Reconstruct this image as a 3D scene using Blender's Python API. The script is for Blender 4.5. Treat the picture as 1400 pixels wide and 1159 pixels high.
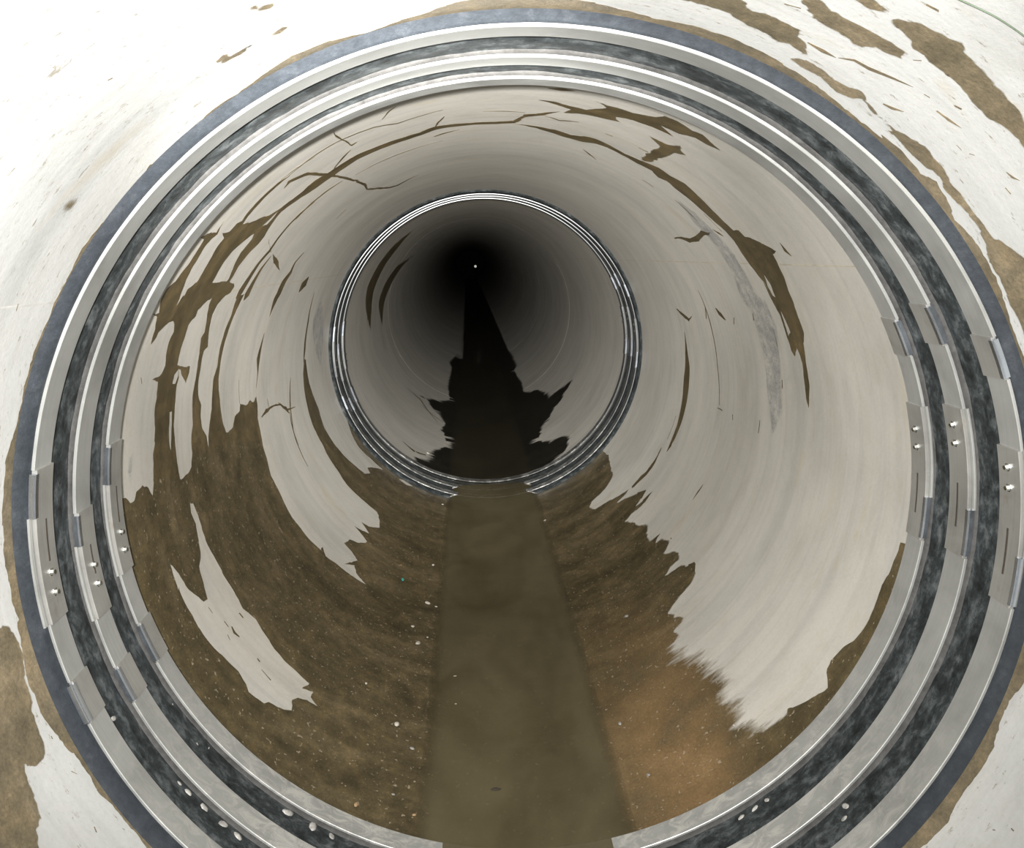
import bpy, bmesh, math, random
from mathutils import Vector, Matrix, noise as mnoise
from mathutils.geometry import delaunay_2d_cdt
from mathutils.kdtree import KDTree
random.seed(7)
for o in list(bpy.data.objects):
    bpy.data.objects.remove(o)
SC = bpy.context.scene
COL = SC.collection
PI = math.pi
sin, cos = math.sin, math.cos

# ------------------------------------------------------------------ camera (pipe radius = 1 m, axis along +Y)
AL = 0.03                                     # roll of the hand-held camera
def rxz(x, z): return x*cos(AL)+z*sin(AL), z*cos(AL)-x*sin(AL)
FPX, PITCH, YAW = 1050.0, 0.21558, 0.05514
cx0, cz0 = rxz(-0.10918, 0.57909)
CAM = Vector((cx0, 0, cz0))
fwd = Vector((sin(YAW)*cos(PITCH), cos(YAW)*cos(PITCH), -sin(PITCH)))
rgt = Vector((cos(YAW), -sin(YAW), 0))
upv = rgt.cross(fwd)
def rv(v):
    x, z = rxz(v.x, v.z); return Vector((x, v.y, z))
fwd, rgt, upv = rv(fwd), rv(rgt), rv(upv)
cd = bpy.data.cameras.new('camera')
cam = bpy.data.objects.new('camera', cd); COL.objects.link(cam)
cd.sensor_fit = 'HORIZONTAL'; cd.sensor_width = 36; cd.lens = FPX/1400*36
cd.clip_start = 0.02; cd.clip_end = 200
cam.matrix_world = Matrix(((rgt.x, upv.x, -fwd.x, CAM.x), (rgt.y, upv.y, -fwd.y, CAM.y), (rgt.z, upv.z, -fwd.z, CAM.z), (0, 0, 0, 1)))
SC.camera = cam

# ------------------------------------------------------------------ world, lights, exposure
w = bpy.data.worlds.new('world'); SC.world = w; w.use_nodes = True
w.node_tree.nodes['Background'].inputs[0].default_value = (0.8, 0.9, 1.0, 1)
w.node_tree.nodes['Background'].inputs[1].default_value = 0.6
def light(name, kind, loc, target, energy, color, **kw):
    ld = bpy.data.lights.new(name, kind); ld.energy = energy; ld.color = color
    for k, v in kw.items(): setattr(ld, k, v)
    o = bpy.data.objects.new(name, ld); COL.objects.link(o)
    o.location = loc
    o.rotation_euler = (Vector(target)-Vector(loc)).to_track_quat('-Z', 'Y').to_euler()
    return o
# the photographer's flash, above and left of the lens
P_FLASH, P_BORE_SPOT, P_FILL = 510.0, 2000.0, 20.0
light('camera_flash', 'SPOT', (cx0-0.10, -0.05, cz0+0.06), (0.0, 5.0, -0.12), P_FLASH, (1.0, 0.985, 0.95),
      spot_size=math.radians(105), spot_blend=1.0, shadow_soft_size=0.03)
# added unseen spot that brightens the walls deep down the bore
light('added_bore_spot', 'SPOT', (cx0-0.05, -0.10, cz0+0.10), (-0.16, 8.0, -0.14), P_BORE_SPOT, (1.0, 0.985, 0.95),
      spot_size=math.radians(44), spot_blend=1.0, shadow_soft_size=0.03)
# added unseen disc behind the camera, a soft fill for the bore
light('added_rear_fill', 'AREA', (-0.30, -2.6, 0.35), (0.0, 4.0, 0.0), P_FILL, (1.0, 0.99, 0.96),
      shape='DISK', size=0.9)
vs = SC.view_settings
vs.view_transform = 'Standard'; vs.look = 'None'; vs.exposure = 0.0; vs.gamma = 1.0; vs.use_curve_mapping = False

# ------------------------------------------------------------------ materials
def mat(name):
    m = bpy.data.materials.new(name); m.use_nodes = True
    nt = m.node_tree; nt.nodes.clear()
    return m, nt
def N(nt, typ, **kw):
    n = nt.nodes.new(typ)
    for k, v in kw.items():
        if k.startswith('i_'):
            key = k[2:].replace('_', ' ')
            n.inputs[key].default_value = v
        else: setattr(n, k, v)
    return n
def L(nt, a, b): nt.links.new(a, b)
def coords(nt, scale=(1, 1, 1), rot=(0, 0, 0)):
    tc = N(nt, 'ShaderNodeNewGeometry'); mp = N(nt, 'ShaderNodeMapping')
    mp.inputs['Scale'].default_value = scale; mp.inputs['Rotation'].default_value = rot
    L(nt, tc.outputs['Position'], mp.inputs['Vector']); return mp.outputs['Vector']
def noise(nt, vec, scale, detail=4, rough=0.55, dist=0.0):
    n = N(nt, 'ShaderNodeTexNoise'); n.inputs['Scale'].default_value = scale; n.inputs['Detail'].default_value = detail
    n.inputs['Roughness'].default_value = rough; n.inputs['Distortion'].default_value = dist
    L(nt, vec, n.inputs['Vector']); return n.outputs['Fac']
def ramp(nt, fac, stops):
    r = N(nt, 'ShaderNodeValToRGB'); e = r.color_ramp.elements
    while len(e) < len(stops): e.new(0.5)
    for el, (p, c) in zip(e, stops):
        el.position = p; el.color = (*c, 1) if len(c) == 3 else c
    L(nt, fac, r.inputs['Fac']); return r.outputs['Color']
def mix(nt, fac, a, b, mode='MIX'):
    m = N(nt, 'ShaderNodeMix', data_type='RGBA', blend_type=mode)
    if isinstance(fac, (int, float)): m.inputs[0].default_value = fac
    else: L(nt, fac, m.inputs[0])
    for s, x in ((6, a), (7, b)):
        if isinstance(x, tuple): m.inputs[s].default_value = (*x, 1)
        else: L(nt, x, m.inputs[s])
    return m.outputs[2]
def bump(nt, h, strength, dist):
    b = N(nt, 'ShaderNodeBump'); b.inputs['Strength'].default_value = strength; b.inputs['Distance'].default_value = dist
    L(nt, h, b.inputs['Height']); return b.outputs['Normal']
def principled(nt, out=True, **kw):
    p = N(nt, 'ShaderNodeBsdfPrincipled')
    for k, v in kw.items():
        s = p.inputs[k.replace('_', ' ')]
        if isinstance(v, (int, float)): s.default_value = v
        elif isinstance(v, tuple): s.default_value = (*v, 1) if len(v) == 3 else v
        else: L(nt, v, s)
    if out:
        o = N(nt, 'ShaderNodeOutputMaterial'); L(nt, p.outputs[0], o.inputs['Surface'])
    return p
G2 = lambda g: (g, g, g)

def concrete_nodes(nt, tint, spot, seam=True):
    big = noise(nt, coords(nt, (1.2, 2.5, 1.2)), 1.3, 4, 0.6)
    ring = noise(nt, coords(nt, (0.7, 28, 0.7)), 1.0, 4, 0.65, 0.3)          # trowel rings around the bore
    ring2 = noise(nt, coords(nt, (0.9, 7, 0.9)), 1.0, 3, 0.5, 0.3)
    fine = noise(nt, coords(nt), 90, 5, 0.7)
    c = ramp(nt, big, [(0.30, tuple(t*0.86 for t in tint)), (0.52, tint), (0.75, tuple(min(1, t*1.08) for t in tint))])
    c = mix(nt, 0.22, c, ramp(nt, ring, [(0.34, G2(0.62)), (0.5, G2(0.98)), (0.7, G2(1.05))]), 'MULTIPLY')
    blot = noise(nt, coords(nt, (1, 1.6, 1)), 5.5, 6, 0.7, 0.6)
    c = mix(nt, 0.30, c, ramp(nt, blot, [(0.32, (0.74, 0.72, 0.66)), (0.52, G2(1.0)), (0.7, G2(1.06))]), 'MULTIPLY')
    c = mix(nt, 0.24, c, ramp(nt, ring2, [(0.35, (0.70, 0.72, 0.74)), (0.55, G2(1.0)), (0.72, (1.04, 1.0, 0.93))]), 'MULTIPLY')
    c = mix(nt, 0.14, c, ramp(nt, fine, [(0.3, G2(0.55)), (0.6, G2(1.05))]), 'MULTIPLY')
    # pale rust blooms and small dark flecks drawn out around the bore
    bloom = noise(nt, coords(nt, (1.6, 5, 1.6)), 2.4, 5, 0.65, 0.5)
    c = mix(nt, ramp(nt, bloom, [(0.60, G2(0)), (0.78, G2(0.42))]), c, (0.42, 0.34, 0.20))
    fl = noise(nt, coords(nt, (11, 34, 11)), 2.3, 6, 0.78)
    c = mix(nt, ramp(nt, fl, [(spot, G2(0)), (spot+0.05, G2(0.75))]), c, (0.20, 0.175, 0.13))
    return c, fine, ring
def concrete(name, tint, spot, rough=0.62):
    m, nt = mat(name)
    c, fine, ring = concrete_nodes(nt, tint, spot)
    h = mix(nt, 0.35, fine, ring)
    principled(nt, Base_Color=c, Roughness=rough, Normal=bump(nt, h, 0.25, 0.004), Specular_IOR_Level=0.45)
    return m
TINT_NEAR, TINT_MID = (0.535, 0.537, 0.525), (0.475, 0.455, 0.413)
M_NEAR = concrete('concrete_near', TINT_NEAR, 0.60, 0.7)
M_MID = concrete('concrete_middle', TINT_MID, 0.765, 0.5)

def silt(name, dark, midc, light_, tint, spot, rough=0.34, grit=0.0, orange=False):
    """wet brown silt film; attribute 'wet' (0 at feathered rims) lets the pale concrete show through"""
    m, nt = mat(name)
    cc, fine0, ring0 = concrete_nodes(nt, tint, spot)
    base = noise(nt, coords(nt, (2.5, 5, 2.5)), 1.6, 5, 0.65, 0.4)
    streak = noise(nt, coords(nt, (3, 26, 3)), 1.0, 4, 0.6, 0.3)
    fine = noise(nt, coords(nt), 140, 5, 0.75)
    c = ramp(nt, base, [(0.30, dark), (0.5, midc), (0.72, light_)])
    c = mix(nt, 0.30, c, ramp(nt, streak, [(0.3, G2(0.6)), (0.6, G2(1.1))]), 'MULTIPLY')
    mot = noise(nt, coords(nt, (1, 0.8, 1)), 17, 7, 0.78, 0.3)
    c = mix(nt, 0.75, c, ramp(nt, mot, [(0.32, G2(0.55)), (0.5, G2(0.95)), (0.68, (1.6, 1.5, 1.4))]), 'MULTIPLY')
    if orange:                                # ochre sand along the right-hand bank of the channel
        g = N(nt, 'ShaderNodeNewGeometry'); sx = N(nt, 'ShaderNodeSeparateXYZ'); L(nt, g.outputs['Position'], sx.inputs[0])
        mr = N(nt, 'ShaderNodeMapRange', interpolation_type='SMOOTHSTEP'); L(nt, sx.outputs['X'], mr.inputs['Value'])
        mr.inputs['From Min'].default_value = 0.10; mr.inputs['From Max'].default_value = 0.50
        mr2 = N(nt, 'ShaderNodeMapRange', interpolation_type='SMOOTHSTEP'); L(nt, sx.outputs['Y'], mr2.inputs['Value'])
        mr2.inputs['From Min'].default_value = 3.3; mr2.inputs['From Max'].default_value = 1.9
        mr3 = N(nt, 'ShaderNodeMapRange', interpolation_type='SMOOTHSTEP'); L(nt, sx.outputs['X'], mr3.inputs['Value'])
        mr3.inputs['From Min'].default_value = 0.74; mr3.inputs['From Max'].default_value = 0.52
        mq = N(nt, 'ShaderNodeMath', operation='MULTIPLY'); L(nt, mr.outputs[0], mq.inputs[0]); L(nt, mr3.outputs[0], mq.inputs[1])
        mu = N(nt, 'ShaderNodeMath', operation='MULTIPLY'); L(nt, mq.outputs[0], mu.inputs[0]); L(nt, mr2.outputs[0], mu.inputs[1])
        on = noise(nt, coords(nt), 3.5, 5, 0.65)
        oc = ramp(nt, on, [(0.32, (0.105, 0.078, 0.042)), (0.5, (0.175, 0.112, 0.052)), (0.68, (0.235, 0.150, 0.072))])
        c = mix(nt, mu.outputs[0], c, oc)
    c = mix(nt, 0.55, c, ramp(nt, fine, [(0.30, G2(0.45)), (0.55, G2(1.0)), (0.75, G2(1.6))]), 'MULTIPLY')
    if grit:
        vo = noise(nt, coords(nt), 70, 2, 0.6)
        c = mix(nt, ramp(nt, vo, [(0.66, G2(0)), (0.70, G2(0.8))]), c, (0.30, 0.25, 0.18))
    at = N(nt, 'ShaderNodeAttribute', attribute_name='wet')
    br = noise(nt, coords(nt, (3, 14, 3)), 2.0, 5, 0.7)
    ad = N(nt, 'ShaderNodeMath', operation='ADD'); L(nt, at.outputs['Fac'], ad.inputs[0])
    b2 = N(nt, 'ShaderNodeMapRange'); L(nt, br, b2.inputs['Value'])
    b2.inputs['To Min'].default_value = -0.55; b2.inputs['To Max'].default_value = 0.55
    L(nt, b2.outputs[0], ad.inputs[1])
    fac = ramp(nt, ad.outputs[0], [(0.22, G2(0)), (0.48, G2(1))])
    col = mix(nt, fac, cc, c)
    ro = mix(nt, fac, G2(0.6), G2(rough))
    principled(nt, Base_Color=col, Roughness=ro, Normal=bump(nt, fine, 0.35, 0.004), Specular_IOR_Level=0.35)
    return m
M_SILT = silt('wet_silt', (0.052, 0.040, 0.020), (0.088, 0.068, 0.034), (0.145, 0.112, 0.062), TINT_MID, 0.765, 0.36, 0.5, True)
M_SILT_SHADED = silt('shaded_silt', (0.008, 0.008, 0.006), (0.014, 0.013, 0.009), (0.024, 0.021, 0.014), TINT_MID, 0.765, 0.3)  # silt copy with the loss of light painted into its colour
M_STREAK = silt('wet_streak', (0.060, 0.045, 0.020), (0.095, 0.072, 0.034), (0.14, 0.105, 0.052), TINT_MID, 0.765, 0.32)
M_STAIN = silt('near_stain', (0.135, 0.112, 0.070), (0.19, 0.155, 0.10), (0.25, 0.207, 0.14), TINT_NEAR, 0.60, 0.5)

def rubber_mat(name, stops, rough, speck):
    m, nt = mat(name)
    a = noise(nt, coords(nt, (6, 9, 6)), 3.4, 7, 0.74, 0.25)
    f = noise(nt, coords(nt), 55, 5, 0.75)
    c = ramp(nt, a, stops)
    c = mix(nt, 0.4, c, ramp(nt, f, [(0.3, G2(0.4)), (0.6, G2(1.15))]), 'MULTIPLY')
    s = noise(nt, coords(nt, (14, 14, 14)), 2.6, 7, 0.85, 0.4)
    c = mix(nt, ramp(nt, s, [(speck, G2(0)), (speck+0.06, G2(0.7))]), c, (0.42, 0.43, 0.43))
    principled(nt, Base_Color=c, Roughness=rough, Normal=bump(nt, mix(nt, 0.5, a, f), 0.5, 0.006), Specular_IOR_Level=0.22)
    return m
M_RUB = rubber_mat('rubber_dusty', [(0.36, (0.010, 0.012, 0.012)), (0.50, (0.030, 0.036, 0.038)), (0.62, (0.085, 0.095, 0.098)), (0.78, (0.17, 0.175, 0.175))], 0.62, 0.68)
M_LIP = rubber_mat('rubber_lip', [(0.3, (0.019, 0.023, 0.028)), (0.55, (0.030, 0.035, 0.042)), (0.75, (0.056, 0.062, 0.070))], 0.65, 0.70)
M_RIB = rubber_mat('rubber_rib', [(0.3, (0.042, 0.041, 0.040)), (0.6, (0.085, 0.083, 0.080)), (0.8, (0.13, 0.127, 0.122))], 0.6, 0.8)

def steel_mat(name, col, rough, metal, stain):
    m, nt = mat(name)
    a = noise(nt, coords(nt, (5, 5, 5)), 1.5, 5, 0.65, 0.4)
    f = noise(nt, coords(nt, (2, 160, 2)), 1.0, 3, 0.6)
    c = ramp(nt, a, [(0.3, tuple(x*0.82 for x in col)), (0.5, col), (0.72, tuple(min(1, x*1.12) for x in col))])
    c = mix(nt, 0.25, c, ramp(nt, f, [(0.3, G2(0.7)), (0.65, G2(1.05))]), 'MULTIPLY')
    s = noise(nt, coords(nt, (4, 8, 4)), 3.1, 5, 0.7)
    c = mix(nt, ramp(nt, s, [(stain, G2(0)), (stain+0.12, G2(0.6))]), c, (0.30, 0.22, 0.14))
    # grey silt wiped over the lower part of the ring, where feet and water pass
    g = N(nt, 'ShaderNodeNewGeometry'); sx = N(nt, 'ShaderNodeSeparateXYZ'); L(nt, g.outputs['Position'], sx.inputs[0])
    mr = N(nt, 'ShaderNodeMapRange'); L(nt, sx.outputs['Z'], mr.inputs['Value'])
    mr.inputs['From Min'].default_value = -0.35; mr.inputs['From Max'].default_value = -0.85
    sm = noise(nt, coords(nt, (9, 14, 9)), 2.0, 5, 0.75, 1.0)
    mu = N(nt, 'ShaderNodeMath', operation='MULTIPLY'); L(nt, mr.outputs[0], mu.inputs[0]); L(nt, ramp(nt, sm, [(0.46, G2(0)), (0.62, G2(1))]), mu.inputs[1])
    c = mix(nt, mu.outputs[0], c, (0.62, 0.61, 0.58))
    rr = mix(nt, 0.5, ramp(nt, a, [(0.3, G2(rough-0.08)), (0.7, G2(rough+0.1))]), G2(rough))
    principled(nt, Base_Color=c, Roughness=rr, Metallic=metal, Normal=bump(nt, f, 0.08, 0.002))
    return m
M_STEEL = steel_mat('band_steel', (0.43, 0.435, 0.42), 0.42, 0.55, 0.70)
M_PLATE = steel_mat('plate_steel', (0.40, 0.395, 0.375), 0.40, 0.6, 0.60)
M_BLUE = steel_mat('shim_steel', (0.60, 0.64, 0.70), 0.22, 0.95, 0.80)
M_BOLT = steel_mat('bolt_steel', (0.85, 0.86, 0.84), 0.18, 1.0, 0.9)
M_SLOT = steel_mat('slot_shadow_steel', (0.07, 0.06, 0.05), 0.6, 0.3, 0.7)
M_STEEL_SHADED = steel_mat('shaded_band_steel', (0.155, 0.16, 0.16), 0.36, 0.6, 0.85)  # darker copy of the band steel, the distant gloom is in its colour

def simple(name, col, rough=0.6, var=0.25, scale=40, **kw):
    m, nt = mat(name)
    n = noise(nt, coords(nt), scale, 4, 0.6)
    c = ramp(nt, n, [(0.3, tuple(x*(1-var) for x in col)), (0.7, tuple(min(1, x*(1+var)) for x in col))])
    principled(nt, Base_Color=c, Roughness=rough, Normal=bump(nt, n, 0.3, 0.003), **kw)
    return m
M_PEB = [simple('pebble_pale', (0.42, 0.38, 0.33)), simple('pebble_tan', (0.30, 0.20, 0.11)), simple('pebble_grey', (0.24, 0.23, 0.21))]
M_TEAL = simple('teal_plastic', (0.05, 0.33, 0.27), 0.4)
M_LEAF = simple('dead_leaf', (0.03, 0.025, 0.018), 0.5)
M_CABLE = simple('green_cable', (0.085, 0.115, 0.075), 0.6)
M_CLUMP = simple('silt_clump', (0.36, 0.35, 0.33), 0.35, 0.5, 60)

def water_mat(name, k, op):
    m, nt = mat(name)
    a = noise(nt, coords(nt, (1.5, 0.8, 1)), 2.2, 5, 0.6, 0.4)
    c = ramp(nt, a, [(0.3, (0.062, 0.050, 0.026)), (0.55, (0.100, 0.083, 0.046)), (0.75, (0.120, 0.100, 0.058))])
    c = mix(nt, 1.0, c, G2(k), 'MULTIPLY')
    rip = noise(nt, coords(nt, (3, 1.4, 1)), 6, 3, 0.5)
    p = principled(nt, False, Base_Color=c, Roughness=0.09, IOR=1.33, Normal=bump(nt, rip, 0.06, 0.01))
    t = N(nt, 'ShaderNodeBsdfTransparent'); mx = N(nt, 'ShaderNodeMixShader')
    at = N(nt, 'ShaderNodeAttribute', attribute_name='depth'); mr = N(nt, 'ShaderNodeMapRange', interpolation_type='SMOOTHSTEP')
    L(nt, at.outputs['Fac'], mr.inputs['Value']); mr.inputs['From Max'].default_value = 0.020; mr.inputs['To Min'].default_value = 0.04; mr.inputs['To Max'].default_value = op
    L(nt, mr.outputs[0], mx.inputs[0])
    L(nt, t.outputs[0], mx.inputs[1]); L(nt, p.outputs[0], mx.inputs[2])
    o = N(nt, 'ShaderNodeOutputMaterial'); L(nt, mx.outputs[0], o.inputs['Surface'])
    return m
M_WATER, M_WATER_SHADED = water_mat('murky_water', 1.0, 0.82), water_mat('shaded_water', 1.0, 0.16)  # second copy is see-through so the painted-dark silt below shows
m_, nt_ = mat('lamp_glow')
e_ = N(nt_, 'ShaderNodeEmission'); e_.inputs[0].default_value = (1, 0.96, 0.88, 1); e_.inputs[1].default_value = 0.5
o_ = N(nt_, 'ShaderNodeOutputMaterial'); L(nt_, e_.outputs[0], o_.inputs['Surface'])
M_GLOW = m_

# ------------------------------------------------------------------ object helpers
def tag(o, label=None, cat=None, group=None, kind=None):
    for k, v in (('label', label), ('category', cat), ('group', group), ('kind', kind)):
        if v: o[k] = v
    return o
def mesh_obj(name, verts, faces, m, parent=None, smooth=True):
    me = bpy.data.meshes.new(name); me.from_pydata([tuple(v) for v in verts], [], faces); me.update()
    if smooth: me.polygons.foreach_set('use_smooth', [True]*len(me.polygons))
    me.materials.append(m)
    o = bpy.data.objects.new(name, me); COL.objects.link(o)
    if parent: o.parent = parent
    return o
def empty(name, loc=(0, 0, 0)):
    o = bpy.data.objects.new(name, None); COL.objects.link(o); o.location = loc; o.empty_display_size = 0.1
    return o
def fix_normals(o, sharp=None):
    bm = bmesh.new(); bm.from_mesh(o.data); bmesh.ops.recalc_face_normals(bm, faces=bm.faces); bm.to_mesh(o.data); bm.free()
    if sharp is not None: o.data.set_sharp_from_angle(angle=math.radians(sharp))
    return o

# pipe section axes (x, z) at the two sides of the joint: the far side sits 27 mm lower
DX, DZ = rxz(0.00216, -0.02663)
NEARC, MIDC = (0.0, 0.0), (DX, DZ)
def unproject(px, py, c):
    d = rgt*((px-700)/FPX) + upv*((579.5-py)/FPX) + fwd
    ox, oz = CAM.x-c[0], CAM.z-c[1]
    A = d.x*d.x+d.z*d.z; B = ox*d.x+oz*d.z; C = ox*ox+oz*oz-1
    t = (-B+math.sqrt(B*B-A*C))/A
    return math.atan2(ox+d.x*t, -(oz+d.z*t)), d.y*t              # angle from the invert, distance along the pipe
def on_wall(phi, y, c, h=0.0):
    return Vector((c[0]+(1-h)*sin(phi), y, c[1]-(1-h)*cos(phi)))

# ------------------------------------------------------------------ structure: the bore of the pipe
def pipe(name, c, y0, y1, m, label, ny, tl0=(0, 0), tl1=(0, 0)):
    na = 288; verts = []; faces = []
    ys = [y0+(y1-y0)*i/ny for i in range(ny+1)]
    prof = [(y, 1.0) for y in ys] + [(y1, 1.11), (y0, 1.11)]
    n = len(prof)
    for k in range(na):
        a = 2*PI*k/na
        for (y, r) in prof:
            x, z = c[0]+r*sin(a), c[1]-r*cos(a); f = (y-y0)/(y1-y0)
            verts.append((x, y+(tl0[0]*(1-f)+tl1[0]*f)*x+(tl0[1]*(1-f)+tl1[1]*f)*z, z))
    for k in range(na):
        k2 = (k+1) % na
        for i in range(n):
            j = (i+1) % n
            faces.append((k*n+i, k*n+j, k2*n+j, k2*n+i))
    o = mesh_obj(name, verts, faces, m); fix_normals(o, 40)
    tag(o, label, 'pipe wall', kind='structure'); return o
JOINTS = [8.55, 12.1, 15.6, 19.1, 60.0]
TLN, TLM = rxz(-0.0594, 0.0430), rxz(-0.0530, 0.0140)
wall_near = pipe('wall_near', NEARC, -5.0, 1.515, M_NEAR, 'pale concrete pipe section around the viewer, in front of the large seal', 16, tl1=TLN)
wall_middle = pipe('wall_middle', MIDC, 1.72, 5.09, M_MID, 'grey beige concrete pipe section between the two joint seals', 12, tl0=TLM)
y0 = 5.10
wf = None
for i, yj in enumerate(JOINTS):
    o = pipe(['wall_far', 'wall_far_second', 'wall_far_third', 'wall_far_fourth', 'wall_far_end'][i], MIDC, y0, yj-0.005, M_MID,
             ['dim concrete pipe section just beyond the small far seal', 'dark pipe section after the first joint groove beyond the far seal',
              'dark pipe section after the second joint groove beyond the far seal', 'nearly black pipe section near the end of the bore',
              'last black pipe section at the end of the bore'][i], 8)
    wf = wf or o
    y0 = yj
def cap():  # added end piece, coloured black for the darkness deep in the bore
    verts = []; n = 64
    for y in (60.0, 60.15):
        for k in range(n):
            a = 2*PI*k/n; verts.append((DX+1.11*sin(a), y, DZ-1.11*cos(a)))
    faces = [tuple(range(n))[::-1], tuple(range(n, 2*n))] + [(k, (k+1) % n, n+(k+1) % n, n+k) for k in range(n)]
    o = mesh_obj('added_dark_end', verts, faces, simple('painted_dark_cap', (0.01, 0.01, 0.01), 0.9), smooth=False)
    tag(o, 'added black stand-in for the dark bore, a bulkhead closing the far end of the pipe', 'wall', kind='structure')
cap()
def seam(phi, c, y0, y1, parent):          # the casting seam left by the mould, a low ridge along the pipe
    verts = []; faces = []; n = 24
    for i in range(n+1):
        y = y0+(y1-y0)*i/n; wv = 0.0035+0.0015*mnoise.noise(Vector((y*3, phi, 0)))
        for dp, h in ((-wv*1.6, -0.0006), (-wv*0.6, 0.00011), (wv*0.6, 0.00011), (wv*1.6, -0.0006)):
            verts.append(on_wall(phi+dp, y, c, h))
    for i in range(n):
        for j in range(3): faces.append((i*4+j, i*4+j+1, i*4+j+5, i*4+j+4))
    o = mesh_obj('mould_seam', verts, faces, M_SEAM[c is MIDC], parent)
M_SEAM = [simple('seam_concrete_near', (0.50, 0.495, 0.475), 0.6, 0.12, 20), simple('seam_concrete', (0.43, 0.385, 0.315), 0.6, 0.2, 20)]
for ph in (2.16, -2.12):
    seam(ph, NEARC, -2.5, 1.5, wall_near); seam(ph, MIDC, 1.7, 5.0, wall_middle); seam(ph, MIDC, 5.2, 8.5, wf)

# ------------------------------------------------------------------ traced wet films on the wall
def densify(pts, step=0.018, jit=0.004, seed=0, closed=True):
    out = []; n = len(pts)
    for i in range(n if closed else n-1):
        a, b = Vector(pts[i]), Vector(pts[(i+1) % n]); L_ = (b-a).length
        k = max(1, int(L_/step))
        for q in range(k):
            p = a.lerp(b, q/k)
            f = jit*min(1.0, L_/0.03)
            v = mnoise.noise_vector(Vector((p.x*22, p.y*22, seed*3.7)))
            w_ = mnoise.noise_vector(Vector((p.x*70, p.y*70, seed*5.1+9)))
            z_ = mnoise.noise_vector(Vector((p.x*170, p.y*170, seed*2.3+4)))
            out.append(Vector((p.x+f*(v.x*1.6+w_.x*0.9+z_.x*0.8), p.y+f*(v.y+w_.y*0.6+z_.y*0.35))))
    return out
def inside(p, loops):
    c = False
    for lp in loops:
        j = len(lp)-1
        for i in range(len(lp)):
            a, b = lp[i], lp[j]
            if (a.y > p.y) != (b.y > p.y) and p.x < (b.x-a.x)*(p.y-a.y)/(b.y-a.y)+a.x: c = not c
            j = i
    return c
HLAYER = [0.0]
def film(name, loops, c, m, parent=None, soft=0.0, grid=0.03, thick=0.0002, jit=0.004, rim=None, step=0.018):
    """loops: closed lists of (phi, y) — outer outline first, then dry islands; meshed on the bore with real thickness"""
    HLAYER[0] = (HLAYER[0]+0.00003) % 0.00024
    hh = thick+HLAYER[0]
    sd = random.random()*50
    lps = [densify(lp, step=step, jit=jit, seed=sd) for lp in loops]
    pts = []; edges = []
    for lp in lps:
        b = len(pts); pts += lp; edges += [(b+i, b+(i+1) % len(lp)) for i in range(len(lp))]
    xs = [p.x for p in lps[0]]; ys = [p.y for p in lps[0]]
    nx = int((max(xs)-min(xs))/grid); ny = int((max(ys)-min(ys))/grid)
    segs = [(lp[i], lp[(i+1) % len(lp)]) for lp in lps for i in range(len(lp))]
    for i in range(1, nx+1):
        for j in range(1, ny+1):
            p = Vector((min(xs)+i*grid+random.uniform(-.004, .004), min(ys)+j*grid+random.uniform(-.004, .004)))
            if inside(p, lps): pts.append(p)
    V, E_, F, *_ = delaunay_2d_cdt(pts, edges, [], 0, 1e-6)
    keep = [f for f in F if inside((V[f[0]]+V[f[1]]+V[f[2]])/3, lps)]
    # boundary edges -> skirt down to the concrete
    cnt = {}
    for f in keep:
        for i in range(3):
            e = (f[i], f[(i+1) % 3]); cnt[e] = cnt.get(e, 0)+1
    bnd = [e for e in cnt if (e[1], e[0]) not in cnt]
    used = sorted({i for f in keep for i in f}); idx = {u: k for k, u in enumerate(used)}
    wet = {u: 1.0 for u in used}
    if soft > 0:                                     # feathered films thin out to nothing at the rim
        fine = []
        for a, b in segs:
            k = max(1, int((b-a).length/0.004))
            fine += [a.lerp(b, q/k) for q in range(k)]
        kd = KDTree(len(fine))
        for q, p in enumerate(fine): kd.insert((p.x, p.y, 0), q)
        kd.balance()
        for u in used:
            p = V[u]; sw = soft if rim is None else soft*rim(p.x, p.y)
            wet[u] = 1.0 if sw <= 1e-5 else min(1.0, 0.10+kd.find((p.x, p.y, 0))[2]/sw)
    verts = [on_wall(V[u].x, V[u].y, c, 0.00006+hh*wet[u]) for u in used]
    vals = [wet[u] for u in used]
    faces = [tuple(idx[i] for i in f) for f in keep]
    bv = {}
    for e in bnd:
        if wet[e[0]] < 0.5 and wet[e[1]] < 0.5: continue
        for u in e:
            if u not in bv:
                bv[u] = len(verts); verts.append(on_wall(V[u].x, V[u].y, c, hh)); verts.append(on_wall(V[u].x, V[u].y, c, -0.0003)); vals += [wet[u]]*2
        faces.append((bv[e[1]], bv[e[0]], bv[e[0]]+1, bv[e[1]]+1))
    o = mesh_obj(name, verts, faces, m, parent)
    at = o.data.attributes.new('wet', 'FLOAT', 'POINT')
    at.data.foreach_set('value', vals)
    p0 = o.data.polygons[0]
    if p0.normal.dot(Vector((c[0]-p0.center.x, 0, c[1]-p0.center.z))) < 0: o.data.flip_normals()
    return o
def crop(ox, oy, sc, pts): return [(ox+x/sc, oy+y/sc) for x, y in pts]
A = lambda p: crop(180, 200, 5.52, p)
B = lambda p: crop(160, 400, 5.52, p)
C = lambda p: crop(160, 600, 5.52, p)
D = lambda p: crop(380, 400, 3.62, p)
E = lambda p: crop(160, 780, 4.637, p)
F = lambda p: crop(380, 620, 4.829, p)
G = lambda p: crop(340, 100, 4.667, p)
H = lambda p: crop(660, 100, 4.118, p)
I = lambda p: crop(900, 180, 4.829, p)
J = lambda p: crop(900, 380, 4.139, p)
K = lambda p: crop(700, 600, 5.269, p)
LL = lambda p: crop(850, 740, 3.408, p)
MM = lambda p: crop(950, 0, 3.111, p)
NN = lambda p: crop(1180, 150, 3.514, p)
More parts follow.
